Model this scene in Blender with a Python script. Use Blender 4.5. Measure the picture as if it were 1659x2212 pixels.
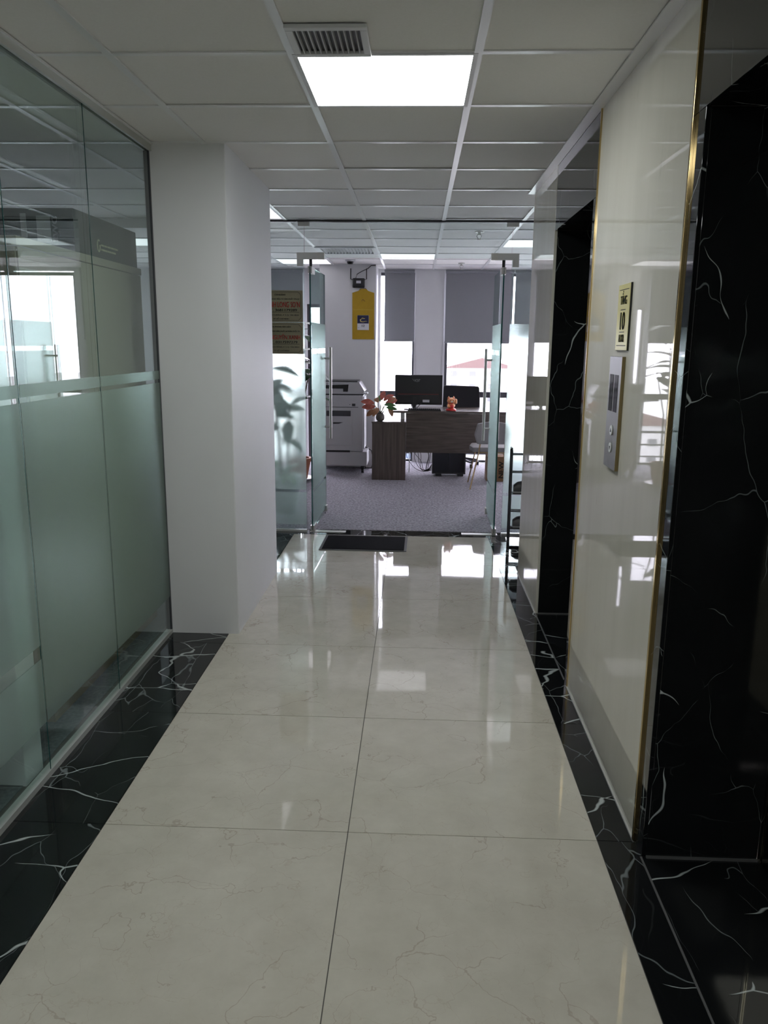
import bpy, bmesh, math, random
from mathutils import Vector, Matrix
random.seed(7)
for _o in list(bpy.data.objects): bpy.data.objects.remove(_o)
S = bpy.context.scene
COL = S.collection

# ------------------------------------------------------------------ camera, world, exposure
cam_d = bpy.data.cameras.new('camera'); cam = bpy.data.objects.new('camera', cam_d); COL.objects.link(cam)
cam_d.sensor_fit = 'HORIZONTAL'; cam_d.sensor_width = 36.0; cam_d.lens = 36 * 1706.28 / 1659
cam_d.clip_start = 0.05; cam_d.clip_end = 2000
_rt = Vector((0.99906605, 0.04222407, 0.00917327)); _up = Vector((-0.01777983, 0.20823485, 0.97791724)); _fw = Vector((-0.03938145, 0.97716701, -0.20879111))
cam.matrix_world = Matrix(((_rt.x, _up.x, -_fw.x, 0.199), (_rt.y, _up.y, -_fw.y, 0.0), (_rt.z, _up.z, -_fw.z, 1.55), (0, 0, 0, 1)))
S.camera = cam
S.view_settings.view_transform = 'Standard'; S.view_settings.look = 'None'
S.view_settings.exposure = 0.40; S.view_settings.gamma = 1.0; S.view_settings.use_curve_mapping = False
SKY = 11.0          # overcast daylight outside the windows
PANEL = 11.5       # ceiling light panels
wd = bpy.data.worlds.new('overcast'); S.world = wd; wd.use_nodes = True
wd.node_tree.nodes['Background'].inputs[0].default_value = (0.935, 0.875, 1.0, 1)
wd.node_tree.nodes['Background'].inputs[1].default_value = SKY

# ------------------------------------------------------------------ node / material helpers
def new_mat(name):
    m = bpy.data.materials.new(name); m.use_nodes = True
    nt = m.node_tree
    return m, nt, nt.nodes['Principled BSDF'], nt.nodes['Material Output']
def N(nt, t, **kw):
    n = nt.nodes.new(t)
    for k, v in kw.items():
        if hasattr(n, k): setattr(n, k, v)
    return n
def L(nt, a, b): nt.links.new(a, b)
def plain(name, col, rough=0.6, metal=0.0, spec=0.5, coat=0.0, grain=0.0, gscale=40.0, bump=0.0, emis=None):
    m, nt, p, out = new_mat(name)
    p.inputs['Base Color'].default_value = (*col, 1); p.inputs['Roughness'].default_value = rough
    p.inputs['Metallic'].default_value = metal; p.inputs['Specular IOR Level'].default_value = spec
    p.inputs['Coat Weight'].default_value = coat
    if emis: p.inputs['Emission Color'].default_value = (*emis[:3], 1); p.inputs['Emission Strength'].default_value = emis[3]
    if grain or bump:
        tc = N(nt, 'ShaderNodeTexCoord'); no = N(nt, 'ShaderNodeTexNoise')
        no.inputs['Scale'].default_value = gscale; no.inputs['Detail'].default_value = 5
        L(nt, tc.outputs['Object'], no.inputs['Vector'])
        if grain:
            mr = N(nt, 'ShaderNodeMapRange'); mr.inputs['From Min'].default_value = .25; mr.inputs['From Max'].default_value = .75
            mr.inputs['To Min'].default_value = 1 - grain; mr.inputs['To Max'].default_value = 1 + grain
            L(nt, no.outputs['Fac'], mr.inputs['Value'])
            mx = N(nt, 'ShaderNodeVectorMath', operation='SCALE'); mx.inputs[0].default_value = col
            L(nt, mr.outputs[0], mx.inputs['Scale']); L(nt, mx.outputs[0], p.inputs['Base Color'])
        if bump:
            b = N(nt, 'ShaderNodeBump'); b.inputs['Strength'].default_value = bump; b.inputs['Distance'].default_value = .004
            L(nt, no.outputs['Fac'], b.inputs['Height']); L(nt, b.outputs[0], p.inputs['Normal'])
    return m
def pos_random(nt, amount=17.0):
    g = N(nt, 'ShaderNodeNewGeometry'); oi = N(nt, 'ShaderNodeObjectInfo')
    s = N(nt, 'ShaderNodeMath', operation='MULTIPLY'); s.inputs[1].default_value = amount; L(nt, oi.outputs['Random'], s.inputs[0])
    c = N(nt, 'ShaderNodeCombineXYZ')
    for i in range(3): L(nt, s.outputs[0], c.inputs[i])
    a = N(nt, 'ShaderNodeVectorMath', operation='ADD'); L(nt, g.outputs['Position'], a.inputs[0]); L(nt, c.outputs[0], a.inputs[1])
    return a.outputs[0]
def vein(nt, vec, scale, dist, dscale, width, m0, m1, mscale, detail=4.0, stretch=None):
    if stretch:
        mp = N(nt, 'ShaderNodeMapping'); mp.inputs['Scale'].default_value = stretch
        mp.inputs['Rotation'].default_value = (.5, .3, .6)
        L(nt, vec, mp.inputs['Vector']); vec = mp.outputs[0]
    no = N(nt, 'ShaderNodeTexNoise'); no.inputs['Scale'].default_value = dscale; no.inputs['Detail'].default_value = detail
    L(nt, vec, no.inputs['Vector'])
    sb = N(nt, 'ShaderNodeVectorMath', operation='SUBTRACT'); sb.inputs[1].default_value = (.5, .5, .5); L(nt, no.outputs['Color'], sb.inputs[0])
    sc = N(nt, 'ShaderNodeVectorMath', operation='SCALE'); sc.inputs['Scale'].default_value = dist; L(nt, sb.outputs[0], sc.inputs[0])
    ad = N(nt, 'ShaderNodeVectorMath', operation='ADD'); L(nt, vec, ad.inputs[0]); L(nt, sc.outputs[0], ad.inputs[1])
    vo = N(nt, 'ShaderNodeTexVoronoi'); vo.feature = 'DISTANCE_TO_EDGE'; vo.inputs['Scale'].default_value = scale; L(nt, ad.outputs[0], vo.inputs['Vector'])
    n2 = N(nt, 'ShaderNodeTexNoise'); n2.inputs['Scale'].default_value = mscale; n2.inputs['Detail'].default_value = 3; L(nt, ad.outputs[0], n2.inputs['Vector'])
    wm = N(nt, 'ShaderNodeMapRange'); wm.inputs['From Min'].default_value = m0; wm.inputs['From Max'].default_value = m1
    wm.inputs['To Min'].default_value = 0.0; wm.inputs['To Max'].default_value = width; L(nt, n2.outputs['Fac'], wm.inputs['Value'])
    d = N(nt, 'ShaderNodeMath', operation='DIVIDE'); L(nt, vo.outputs['Distance'], d.inputs[0])
    mxx = N(nt, 'ShaderNodeMath', operation='MAXIMUM'); mxx.inputs[1].default_value = 1e-5; L(nt, wm.outputs[0], mxx.inputs[0]); L(nt, mxx.outputs[0], d.inputs[1])
    mr = N(nt, 'ShaderNodeMapRange'); mr.inputs['From Min'].default_value = .35; mr.inputs['From Max'].default_value = 1.0
    mr.inputs['To Min'].default_value = 1.0; mr.inputs['To Max'].default_value = 0.0; L(nt, d.outputs[0], mr.inputs['Value'])
    return mr.outputs[0]
def mixc(nt, fac, a, b):
    m = N(nt, 'ShaderNodeMix'); m.data_type = 'RGBA'
    if hasattr(fac, 'default_value') or hasattr(fac, 'links'): L(nt, fac, m.inputs['Factor'])
    else: m.inputs['Factor'].default_value = fac
    for v, s in ((a, m.inputs[6]), (b, m.inputs[7])):
        if isinstance(v, tuple): s.default_value = (*v, 1)
        else: L(nt, v, s)
    return m.outputs[2]
def mulf(nt, a, k):
    n = N(nt, 'ShaderNodeMath', operation='MULTIPLY'); L(nt, a, n.inputs[0]); n.inputs[1].default_value = k; return n.outputs[0]

def black_marble(name, rough=.035, k=1.0, thr=0.0):
    m, nt, p, out = new_mat(name); v = pos_random(nt)
    big = vein(nt, v, 1.7, .34, 1.9, .016 * k, .47 + thr, .74, 2.6, 3.0, stretch=(1, 1.9, 1))
    fine = vein(nt, v, 3.3, .22, 3.2, .014 * k, .44 + thr, .80, 3.4, 3.0, stretch=(1.5, .7, 1))
    no = N(nt, 'ShaderNodeTexNoise'); no.inputs['Scale'].default_value = 3; no.inputs['Detail'].default_value = 6; L(nt, v, no.inputs['Vector'])
    base = mixc(nt, no.outputs['Fac'], (.0035, .0042, .0045), (.013, .014, .015))
    c = mixc(nt, mulf(nt, fine, .45), base, (.30, .34, .34)); c = mixc(nt, mulf(nt, big, .8), c, (.52, .56, .55))
    L(nt, c, p.inputs['Base Color']); p.inputs['Roughness'].default_value = rough; p.inputs['Specular IOR Level'].default_value = .5
    return m
def cream_tile():
    m, nt, p, out = new_mat('cream_floor_tile'); v = pos_random(nt)
    a = vein(nt, v, 3.4, .8, 2.2, .020, .40, .75, 3.0, 6.0); b = vein(nt, v, 7.0, .5, 5.0, .03, .42, .8, 6.0, 6.0)
    no = N(nt, 'ShaderNodeTexNoise'); no.inputs['Scale'].default_value = 7; no.inputs['Detail'].default_value = 8; no.inputs['Roughness'].default_value = .65; L(nt, v, no.inputs['Vector'])
    base = mixc(nt, no.outputs['Fac'], (.45, .418, .347), (.675, .642, .555))
    c = mixc(nt, mulf(nt, b, .22), base, (.38, .29, .21)); c = mixc(nt, mulf(nt, a, .38), c, (.30, .21, .16))
    L(nt, c, p.inputs['Base Color']); p.inputs['Roughness'].default_value = .035
    n2 = N(nt, 'ShaderNodeTexNoise'); n2.inputs['Scale'].default_value = 3.5; n2.inputs['Detail'].default_value = 1; L(nt, v, n2.inputs['Vector'])
    bp = N(nt, 'ShaderNodeBump'); bp.inputs['Strength'].default_value = .05; bp.inputs['Distance'].default_value = .01
    L(nt, n2.outputs['Fac'], bp.inputs['Height']); L(nt, bp.outputs[0], p.inputs['Normal'])
    return m
def cream_wall():
    m, nt, p, out = new_mat('cream_wall_stone'); v = pos_random(nt, 3)
    mp = N(nt, 'ShaderNodeMapping'); mp.inputs['Scale'].default_value = (4, 4, .55); L(nt, v, mp.inputs['Vector'])
    no = N(nt, 'ShaderNodeTexNoise'); no.inputs['Scale'].default_value = 2.2; no.inputs['Detail'].default_value = 7; L(nt, mp.outputs[0], no.inputs['Vector'])
    base = mixc(nt, no.outputs['Fac'], (.52, .50, .425), (.64, .62, .54))
    mp2 = N(nt, 'ShaderNodeMapping'); mp2.inputs['Scale'].default_value = (5, 14, 3); L(nt, v, mp2.inputs['Vector'])
    n2 = N(nt, 'ShaderNodeTexNoise'); n2.inputs['Scale'].default_value = 1.0; n2.inputs['Detail'].default_value = 3; L(nt, mp2.outputs[0], n2.inputs['Vector'])
    mr = N(nt, 'ShaderNodeMapRange'); mr.inputs['From Min'].default_value = .72; mr.inputs['From Max'].default_value = .78; L(nt, n2.outputs['Fac'], mr.inputs['Value'])
    c = mixc(nt, mulf(nt, mr.outputs[0], .5), base, (.36, .34, .28))
    L(nt, c, p.inputs['Base Color']); p.inputs['Roughness'].default_value = .022; p.inputs['Specular IOR Level'].default_value = .5
    return m
def clear_glass(name, tint, boost=1.0):
    m = bpy.data.materials.new(name); m.use_nodes = True; nt = m.node_tree; nt.nodes.clear()
    out = N(nt, 'ShaderNodeOutputMaterial'); tr = N(nt, 'ShaderNodeBsdfTransparent'); tr.inputs[0].default_value = (*tint, 1)
    gl = N(nt, 'ShaderNodeBsdfGlossy'); gl.inputs['Roughness'].default_value = 0.0; gl.inputs[0].default_value = (1, 1, 1, 1)
    lw = N(nt, 'ShaderNodeLayerWeight'); lw.inputs['Blend'].default_value = .5
    p3 = N(nt, 'ShaderNodeMath', operation='POWER'); p3.inputs[1].default_value = 4; L(nt, lw.outputs['Facing'], p3.inputs[0])
    L(nt, mixc(nt, p3.outputs[0], tint, tuple(c ** 6 for c in tint)), tr.inputs[0])      # longer way through the glass at a slant
    pw = N(nt, 'ShaderNodeMath', operation='POWER'); pw.inputs[1].default_value = 5; L(nt, lw.outputs['Facing'], pw.inputs[0])
    ma = N(nt, 'ShaderNodeMath', operation='MULTIPLY_ADD'); ma.inputs[1].default_value = .96; ma.inputs[2].default_value = .04 * boost; L(nt, pw.outputs[0], ma.inputs[0])
    mx = N(nt, 'ShaderNodeMixShader'); L(nt, ma.outputs[0], mx.inputs[0]); L(nt, tr.outputs[0], mx.inputs[1]); L(nt, gl.outputs[0], mx.inputs[2]); L(nt, mx.outputs[0], out.inputs[0])
    return m
def frosted(name, tint, dif):
    m = bpy.data.materials.new(name); m.use_nodes = True; nt = m.node_tree; nt.nodes.clear()
    out = N(nt, 'ShaderNodeOutputMaterial')
    rf = N(nt, 'ShaderNodeBsdfRefraction'); rf.inputs['Roughness'].default_value = .26; rf.inputs['IOR'].default_value = 1.25; rf.inputs[0].default_value = (*tint, 1)
    tl = N(nt, 'ShaderNodeBsdfTranslucent'); tl.inputs[0].default_value = (*tint, 1)
    df = N(nt, 'ShaderNodeBsdfDiffuse'); df.inputs[0].default_value = (*dif, 1)
    a = N(nt, 'ShaderNodeMixShader'); a.inputs[0].default_value = .35; L(nt, tl.outputs[0], a.inputs[1]); L(nt, df.outputs[0], a.inputs[2])
    b = N(nt, 'ShaderNodeMixShader'); b.inputs[0].default_value = .24; L(nt, rf.outputs[0], b.inputs[1]); L(nt, a.outputs[0], b.inputs[2])
    L(nt, b.outputs[0], out.inputs[0]); return m
def wood(name, c0, c1, stretch):
    m, nt, p, out = new_mat(name); tc = N(nt, 'ShaderNodeTexCoord'); mp = N(nt, 'ShaderNodeMapping'); mp.inputs['Scale'].default_value = stretch
    L(nt, tc.outputs['Object'], mp.inputs['Vector']); no = N(nt, 'ShaderNodeTexNoise'); no.inputs['Scale'].default_value = 3; no.inputs['Detail'].default_value = 8
    L(nt, mp.outputs[0], no.inputs['Vector']); mr = N(nt, 'ShaderNodeMapRange'); mr.inputs['From Min'].default_value = .3; mr.inputs['From Max'].default_value = .7; L(nt, no.outputs['Fac'], mr.inputs['Value'])
    L(nt, mixc(nt, mr.outputs[0], c0, c1), p.inputs['Base Color']); p.inputs['Roughness'].default_value = .26; return m
def carpet_mat():
    m, nt, p, out = new_mat('grey_carpet'); g = N(nt, 'ShaderNodeNewGeometry')
    no = N(nt, 'ShaderNodeTexNoise'); no.inputs['Scale'].default_value = 48; no.inputs['Detail'].default_value = 6; no.inputs['Roughness'].default_value = .8; L(nt, g.outputs['Position'], no.inputs['Vector'])
    mr = N(nt, 'ShaderNodeMapRange'); mr.inputs['From Min'].default_value = .33; mr.inputs['From Max'].default_value = .67; L(nt, no.outputs['Fac'], mr.inputs['Value'])
    L(nt, mixc(nt, mr.outputs[0], (.09, .085, .097), (.48, .46, .51)), p.inputs['Base Color']); p.inputs['Roughness'].default_value = .95; p.inputs['Specular IOR Level'].default_value = .1
    b = N(nt, 'ShaderNodeBump'); b.inputs['Strength'].default_value = .5; b.inputs['Distance'].default_value = .006; L(nt, no.outputs['Fac'], b.inputs['Height']); L(nt, b.outputs[0], p.inputs['Normal'])
    return m

M = dict(
    cream=cream_tile(), marble=black_marble('black_marble', k=1.5, thr=-.05), wmarble=black_marble('black_wall_marble', thr=.05), stone=cream_wall(), carpet=carpet_mat(),
    grout=plain('dark_grout', (.10, .095, .085), .8), paint=plain('white_wall_paint', (.70, .70, .71), .55, grain=.015, gscale=3),
    ctile=plain('ceiling_tile', (.83, .815, .80), .9, spec=.2, grain=.02, gscale=120, bump=.05), tee=plain('ceiling_tee', (.80, .80, .80), .28, .25),
    glass=clear_glass('clear_glass', (.92, .972, .957)), gedge=plain('glass_edge', (.012, .075, .07), .12, spec=.6), wglass=clear_glass('window_glass', (.95, .97, .98)),
    film=frosted('frosted_film', (.95, .985, .972), (.60, .74, .70)), gold=plain('brass_trim', (.50, .37, .17), .12, 1.0), steel=plain('brushed_steel', (.50, .49, .46), .32, 1.0, grain=.05, gscale=200),
    sateen=plain('satin_steel_patch', (.50, .50, .48), .5, .6), dark=plain('black_plastic', (.012, .012, .014), .4), alu=plain('dark_aluminium_frame', (.055, .055, .065), .4, .3),
    chan=plain('aluminium_channel', (.55, .56, .53), .4, .5), sil=plain('pale_sealant', (.45, .45, .43), .5), dsil=plain('dark_sealant', (.10, .10, .10), .5), liftdoor=plain('lift_door_steel', (.42, .40, .33), .06, 1.0),
    blind=plain('grey_blind_fabric', (.27, .275, .295), .85, grain=.04, gscale=300), white=plain('white_plastic', (.66, .66, .68), .4), offw=plain('pale_grey_plastic', (.48, .48, .50), .45),
    woodh=wood('grey_oak_horizontal', (.066, .051, .043), (.125, .10, .085), (1.2, 9, 16)), woodv=wood('grey_oak_vertical', (.066, .050, .042), (.12, .094, .08), (18, 9, .9)),
    skirt=wood('brown_skirting', (.20, .15, .09), (.30, .23, .15), (9, 1.5, 9)), beige=plain('beige_laminate', (.36, .32, .25), .5, grain=.03, gscale=8), char=plain('charcoal_board', (.030, .036, .038), .5),
    fabric=plain('black_mesh_fabric', (.014, .014, .018), .8), cgrey=plain('grey_upholstery', (.27, .26, .26), .85, grain=.05, gscale=150), brass=plain('gold_leg', (.62, .45, .24), .25, 1.0),
    mat=plain('black_rubber_mat', (.011, .011, .013), 1.0, spec=.03, grain=.35, gscale=350, bump=.4), matrim=plain('grey_mat_rim', (.10, .10, .10), .7), plate=plain('brass_plate', (.25, .22, .14), .38, .15),
    yplate=plain('yellow_gold_plate', (.52, .47, .17), .35, .1), ink=plain('black_ink', (.012, .012, .010), .6), red=plain('red_lettering', (.62, .05, .04), .5), yellow=plain('yellow_card', (.47, .29, .010), .6, grain=.05, gscale=20),
    navy=plain('navy_print', (.015, .018, .075), .5), paper=plain('white_paper', (.70, .70, .72), .7), leafg=plain('dark_green_leaf', (.025, .075, .030), .35, grain=.3, gscale=25), leafl=plain('light_green_leaf', (.06, .17, .05), .4, grain=.3, gscale=25),
    leafr=plain('red_green_leaf', (.36, .085, .06), .4, grain=.45, gscale=30), leafo=plain('brown_orange_leaf', (.27, .13, .055), .4, grain=.35, gscale=30), stem=plain('green_stem', (.055, .09, .03), .5), bark=plain('brown_stem', (.10, .07, .045), .7),
    vase=plain('smoky_vase', (.085, .08, .065), .12), clay=plain('terracotta', (.34, .13, .075), .7, grain=.1), cerg=plain('pale_glazed_pot', (.36, .38, .40), .3), catm=plain('orange_gold_ceramic', (.80, .36, .15), .3), catr=plain('red_ceramic', (.62, .035, .03), .3), catw=plain('white_ceramic', (.78, .72, .65), .3),
    card=plain('brown_cardboard', (.22, .13, .065), .8, grain=.06), cable=plain('black_cable', (.010, .010, .012), .5), screen=plain('dark_display', (.010, .011, .016), .08, spec=.6), shoe=plain('black_shoe_leather', (.02, .02, .022), .35), sole=plain('grey_shoe_sole', (.25, .25, .25), .7),
    lamp=plain('lit_diffuser', (.8, .8, .8), .5, emis=(.95, .99, .99, PANEL)), dimlamp=plain('dim_diffuser', (.8, .8, .8), .3, emis=(.97, .95, 1.0, .80)), side_fill=plain('side_fill_glow', (.8, .8, .8), .4, emis=(.95, 1.0, .97, .75)), panel=plain('mauve_steel', (.12, .11, .112), .34, .35, spec=.35), olive=plain('olive_brass', (.22, .17, .08), .4, .6), lcd=plain('white_sticker', (.65, .65, .68), .4), cyel=plain('yellow_print', (.70, .55, .15), .5), gmark=plain('pale_gold_lettering', (.50, .48, .33), .5), grim=plain('silver_print', (.30, .30, .31), .4),
    ground=plain('pale_city_ground', (.42, .43, .40), .9, grain=.25, gscale=.03), field=plain('green_field', (.06, .078, .045), .9, grain=.2, gscale=.05), bwall=plain('pale_render', (.32, .32, .31), .8), broof=plain('red_roof', (.075, .043, .040), .8), bblue=plain('blue_cladding', (.035, .055, .10), .6), bglass=plain('far_window_glass', (.065, .067, .075), .15),
)

# ------------------------------------------------------------------ mesh builder
class MB:
    def __init__(s): s.v = []; s.f = []; s.mi = []
    def add(s, vs, fs, mi=0):
        o = len(s.v); s.v += [tuple(v) for v in vs]
        for f in fs: s.f.append(tuple(i + o for i in f)); s.mi.append(mi)
        return s
    def box(s, x0, x1, y0, y1, z0, z1, mi=0):
        vs = [(x, y, z) for z in (z0, z1) for y in (y0, y1) for x in (x0, x1)]
        return s.add(vs, [(0, 2, 3, 1), (4, 5, 7, 6), (0, 1, 5, 4), (2, 6, 7, 3), (0, 4, 6, 2), (1, 3, 7, 5)], mi)
    def tube(s, pts, r, n=8, mi=0, cap=True):
        pts = [Vector(p) for p in pts]; rs = r if isinstance(r, (list, tuple)) else [r] * len(pts); vs = []; fs = []
        for i, p in enumerate(pts):
            t = (pts[min(i + 1, len(pts) - 1)] - pts[max(i - 1, 0)]).normalized()
            a = t.cross(Vector((0, 0, 1)) if abs(t.z) < .9 else Vector((1, 0, 0))).normalized(); b = t.cross(a)
            for k in range(n):
                w = 2 * math.pi * k / n; vs.append(p + (a * math.cos(w) + b * math.sin(w)) * rs[i])
        for i in range(len(pts) - 1):
            for k in range(n):
                fs.append((i * n + k, i * n + (k + 1) % n, (i + 1) * n + (k + 1) % n, (i + 1) * n + k))
        if cap: fs.append(tuple(range(n))[::-1]); fs.append(tuple((len(pts) - 1) * n + k for k in range(n)))
        return s.add(vs, fs, mi)
    def lathe(s, prof, n=20, c=(0, 0, 0), mi=0):
        vs = []; fs = []
        for r, z in prof:
            for k in range(n):
                w = 2 * math.pi * k / n; vs.append((c[0] + r * math.cos(w), c[1] + r * math.sin(w), c[2] + z))
        for i in range(len(prof) - 1):
            for k in range(n): fs.append((i * n + k, i * n + (k + 1) % n, (i + 1) * n + (k + 1) % n, (i + 1) * n + k))
        fs.append(tuple(range(n))[::-1]); fs.append(tuple((len(prof) - 1) * n + k for k in range(n)))
        return s.add(vs, fs, mi)
    def prism(s, poly, axis, a, b, mi=0):
        # poly in the two other axes (cyclic order), extruded along axis
        def P(u, v, w): return {'x': (w, u, v), 'y': (u, w, v), 'z': (u, v, w)}[axis]
        n = len(poly); vs = [P(u, v, a) for u, v in poly] + [P(u, v, b) for u, v in poly]
        fs = [tuple(range(n))[::-1], tuple(range(n, 2 * n))] + [(i, (i + 1) % n, (i + 1) % n + n, i + n) for i in range(n)]
        return s.add(vs, fs, mi)
    def ball(s, c, r, n=14, m=9, mi=0):
        r = r if isinstance(r, (list, tuple)) else (r, r, r); vs = []; fs = []
        for i in range(m + 1):
            t = math.pi * i / m
            for k in range(n):
                w = 2 * math.pi * k / n
                vs.append((c[0] + r[0] * math.sin(t) * math.cos(w), c[1] + r[1] * math.sin(t) * math.sin(w), c[2] + r[2] * math.cos(t)))
        for i in range(m):
            for k in range(n): fs.append((i * n + k, (i + 1) * n + k, (i + 1) * n + (k + 1) % n, i * n + (k + 1) % n))
        return s.add(vs, fs, mi)
    def mesh(s, name, mats, bevel=0.0, smooth=False, fixn=True):
        me = bpy.data.meshes.new(name); me.from_pydata(s.v, [], s.f)
        mats = mats if isinstance(mats, (list, tuple)) else [mats]
        for m in mats: me.materials.append(m)
        for p, i in zip(me.polygons, s.mi): p.material_index = i; p.use_smooth = smooth
        bm = bmesh.new(); bm.from_mesh(me)
        if smooth: bmesh.ops.remove_doubles(bm, verts=bm.verts, dist=1e-6)
        if fixn: bmesh.ops.recalc_face_normals(bm, faces=bm.faces)
        if bevel:
            es = [e for e in bm.edges if len(e.link_faces) == 2 and e.calc_face_angle(0) > .5]
            bmesh.ops.bevel(bm, geom=es, offset=bevel, segments=2, affect='EDGES', profile=.6)
        if smooth:
            for e in bm.edges:
                if len(e.link_faces) == 2 and e.calc_face_angle(0) > .9: e.smooth = False
        bm.to_mesh(me); bm.free()
        return me

def link(name, data, parent=None, loc=(0, 0, 0), rot=(0, 0, 0)):
    o = bpy.data.objects.new(name, data); COL.objects.link(o); o.location = loc; o.rotation_euler = rot
    if parent is not None: o.parent = parent
    return o
def tag(o, label=None, cat=None, group=None, kind=None):
    if label: o['label'] = label
    if cat: o['category'] = cat
    if group: o['group'] = group
    if kind: o['kind'] = kind
    return o
def thing(name, label, cat, loc=(0, 0, 0), rotz=0.0, group=None):
    return tag(link(name, None, None, loc, (0, 0, rotz)), label, cat, group)
def part(name, mb, mat, parent, bevel=0.0, smooth=False, loc=(0, 0, 0), rot=(0, 0, 0), label=None):
    o = link(name, mb.mesh(name, mat, bevel, smooth), parent, loc, rot)
    if label: o['label'] = label
    return o
def struct(name, mb, mat, parent=None, bevel=0.0, label=None, cat=None):
    o = link(name, mb.mesh(name, mat, bevel) if mb else None, parent)
    if parent is None: tag(o, label, cat, kind='structure')
    return o
def text(s, parent, org, right, up, w, h, mat, name='lettering', depth=.0012, bold=True):
    """lettering fitted to w x h, its lower-left corner at org, running along right and up"""
    c = bpy.data.curves.new('t', 'FONT'); c.body = s; c.resolution_u = 3
    o = bpy.data.objects.new('t', c); COL.objects.link(o)
    me = bpy.data.meshes.new_from_object(o)
    bpy.data.objects.remove(o); bpy.data.curves.remove(c)
    if not len(me.vertices): return None
    xs = [v.co.x for v in me.vertices]; ys = [v.co.y for v in me.vertices]
    x0, x1, y0, y1 = min(xs), max(xs), min(ys), max(ys); right = Vector(right); up = Vector(up); nrm = right.cross(up)
    bm = bmesh.new(); bm.from_mesh(me)
    src = bm.verts[:] + bm.edges[:] + bm.faces[:]
    for e in (.03, .06) if bold else ():       # bolder strokes: shifted copies
        d = bmesh.ops.duplicate(bm, geom=src)['geom']
        for v in d:
            if isinstance(v, bmesh.types.BMVert): v.co.x += e
    r = bmesh.ops.extrude_face_region(bm, geom=bm.faces[:])
    top = {e for e in r['geom'] if isinstance(e, bmesh.types.BMVert)}
    for v in bm.verts:
        u = (v.co.x - x0) / max(x1 - x0, 1e-6) * w; t = (v.co.y - y0) / max(y1 - y0, 1e-6) * h
        v.co = Vector(org) + right * u + up * t + nrm * (depth if v in top else 0)
    bm.to_mesh(me); bm.free(); me.materials.clear(); me.materials.append(mat); me.name = name
    return link(name, me, parent)
def clone(root, loc, rotz=None, label=None):
    r = root.copy(); COL.objects.link(r); r.location = loc
    if rotz is not None: r.rotation_euler = (0, 0, rotz)
    if label: r['label'] = label
    for ch in list(root.children):
        c = ch.copy(); COL.objects.link(c); c.parent = r
        for g in list(ch.children):
            d = g.copy(); COL.objects.link(d); d.parent = c
    return r
def pane(name, parent, axis, at, a0, a1, z0, z1, th=.012, mat='glass', ends=True):
    """glass pane slab with green edges; axis = normal axis of the pane"""
    mb = MB()
    lo, hi = at - th / 2, at + th / 2
    if axis == 'x': mb.box(lo, hi, a0, a1, z0, z1); big = (4, 5)
    else: mb.box(a0, a1, lo, hi, z0, z1); big = (2, 3)
    mb.mi = [0 if i in big else 1 for i in range(6)]
    if not ends:
        keep = [i for i in range(6) if i in big or i in (0, 1)]
        mb.f = [mb.f[i] for i in keep]; mb.mi = [mb.mi[i] for i in keep]
    return link(name, mb.mesh(name, [M[mat], M['gedge'] if mat == 'glass' else M['wglass']]), parent)
def film(parent, axis, at, a0, a1, z0, z1, th=.0015):
    mb = MB()
    if axis == 'x': mb.box(at, at + th, a0, a1, z0, z1)
    else: mb.box(a0, a1, at, at + th, z0, z1)
    return link('frosted_film', mb.mesh('frosted_film', M['film']), parent)

# ------------------------------------------------------------------ dimensions
ZC = 2.478; XL = -1.118; XR = .917; YG = 6.43; YB = 10.5
GX0, GXS, GY0, GYS = -.2328, .6112, 2.834, .5883
XW, XE, YN = -4.2, 3.6, -3.0

# ------------------------------------------------------------------ floor
fl = struct('floor', MB().box(XL - .06, XR + .02, YN, 6.5, -.12, -.004), M['grout'], label='polished cream tile corridor floor with black marble borders')
g = .0015
def tile_mesh(w, d, mat, name): return MB().box(g, w - g, g, d - g, -.012, 0).mesh(name, mat)
tm = tile_mesh(.8, .8, M['cream'], 'floor_tile')
tm_last = tile_mesh(.8, .84, M['cream'], 'floor_tile'); bl = tile_mesh(-.8 - XL, .8, M['marble'], 'border_tile')
bl_last = tile_mesh(-.8 - XL, .84, M['marble'], 'border_tile'); br = tile_mesh(XR - .8 + .004, .8, M['marble'], 'border_tile'); br_last = tile_mesh(XR - .8 + .004, .22, M['marble'], 'border_tile')
for k in range(-6, 5):
    y = 2.28 + .8 * k; last = k == 4
    link('floor_tile', tm_last if last else tm, fl, (-.8, y, 0)); link('floor_tile', tm_last if last else tm, fl, (0, y, 0))
    link('border_tile', bl_last if last else bl, fl, (XL, y, 0))
    if not last: link('border_tile', br, fl, (.8, y, 0))
nb = tile_mesh(.80, .62, M['marble'], 'border_tile'); link('border_tile', nb, fl, (.8, 5.48, 0)); link('border_tile', tile_mesh(.80, .22, M['marble'], 'border_tile'), fl, (.8, 6.10, 0))
for x0, w in ((XL, .8), (XL + .8, .8), (XL + 1.6, .8), (XL + 2.4, .318)):
    link('threshold_tile', tile_mesh(w, .18, M['marble'], 'threshold_tile'), fl, (x0, 6.32, 0))
struct('floor_niche', MB().box(XR + .02, 1.62, 5.32, 6.5, -.12, -.0125), M['grout'], label='floor base under the marble niche beside the lift wall')
struct('floor_office', MB().box(XW, XE, 6.5, YB - .02, -.12, .003), M['carpet'], label='speckled grey office carpet beyond the glass doors')
struct('floor_side_room', MB().box(XW, XL - .06, YN, 6.5, -.12, -.001), plain('dark_side_carpet', (.13, .14, .145), .9, grain=.3, gscale=60), label='dark carpet behind the left glass partition')

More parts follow.
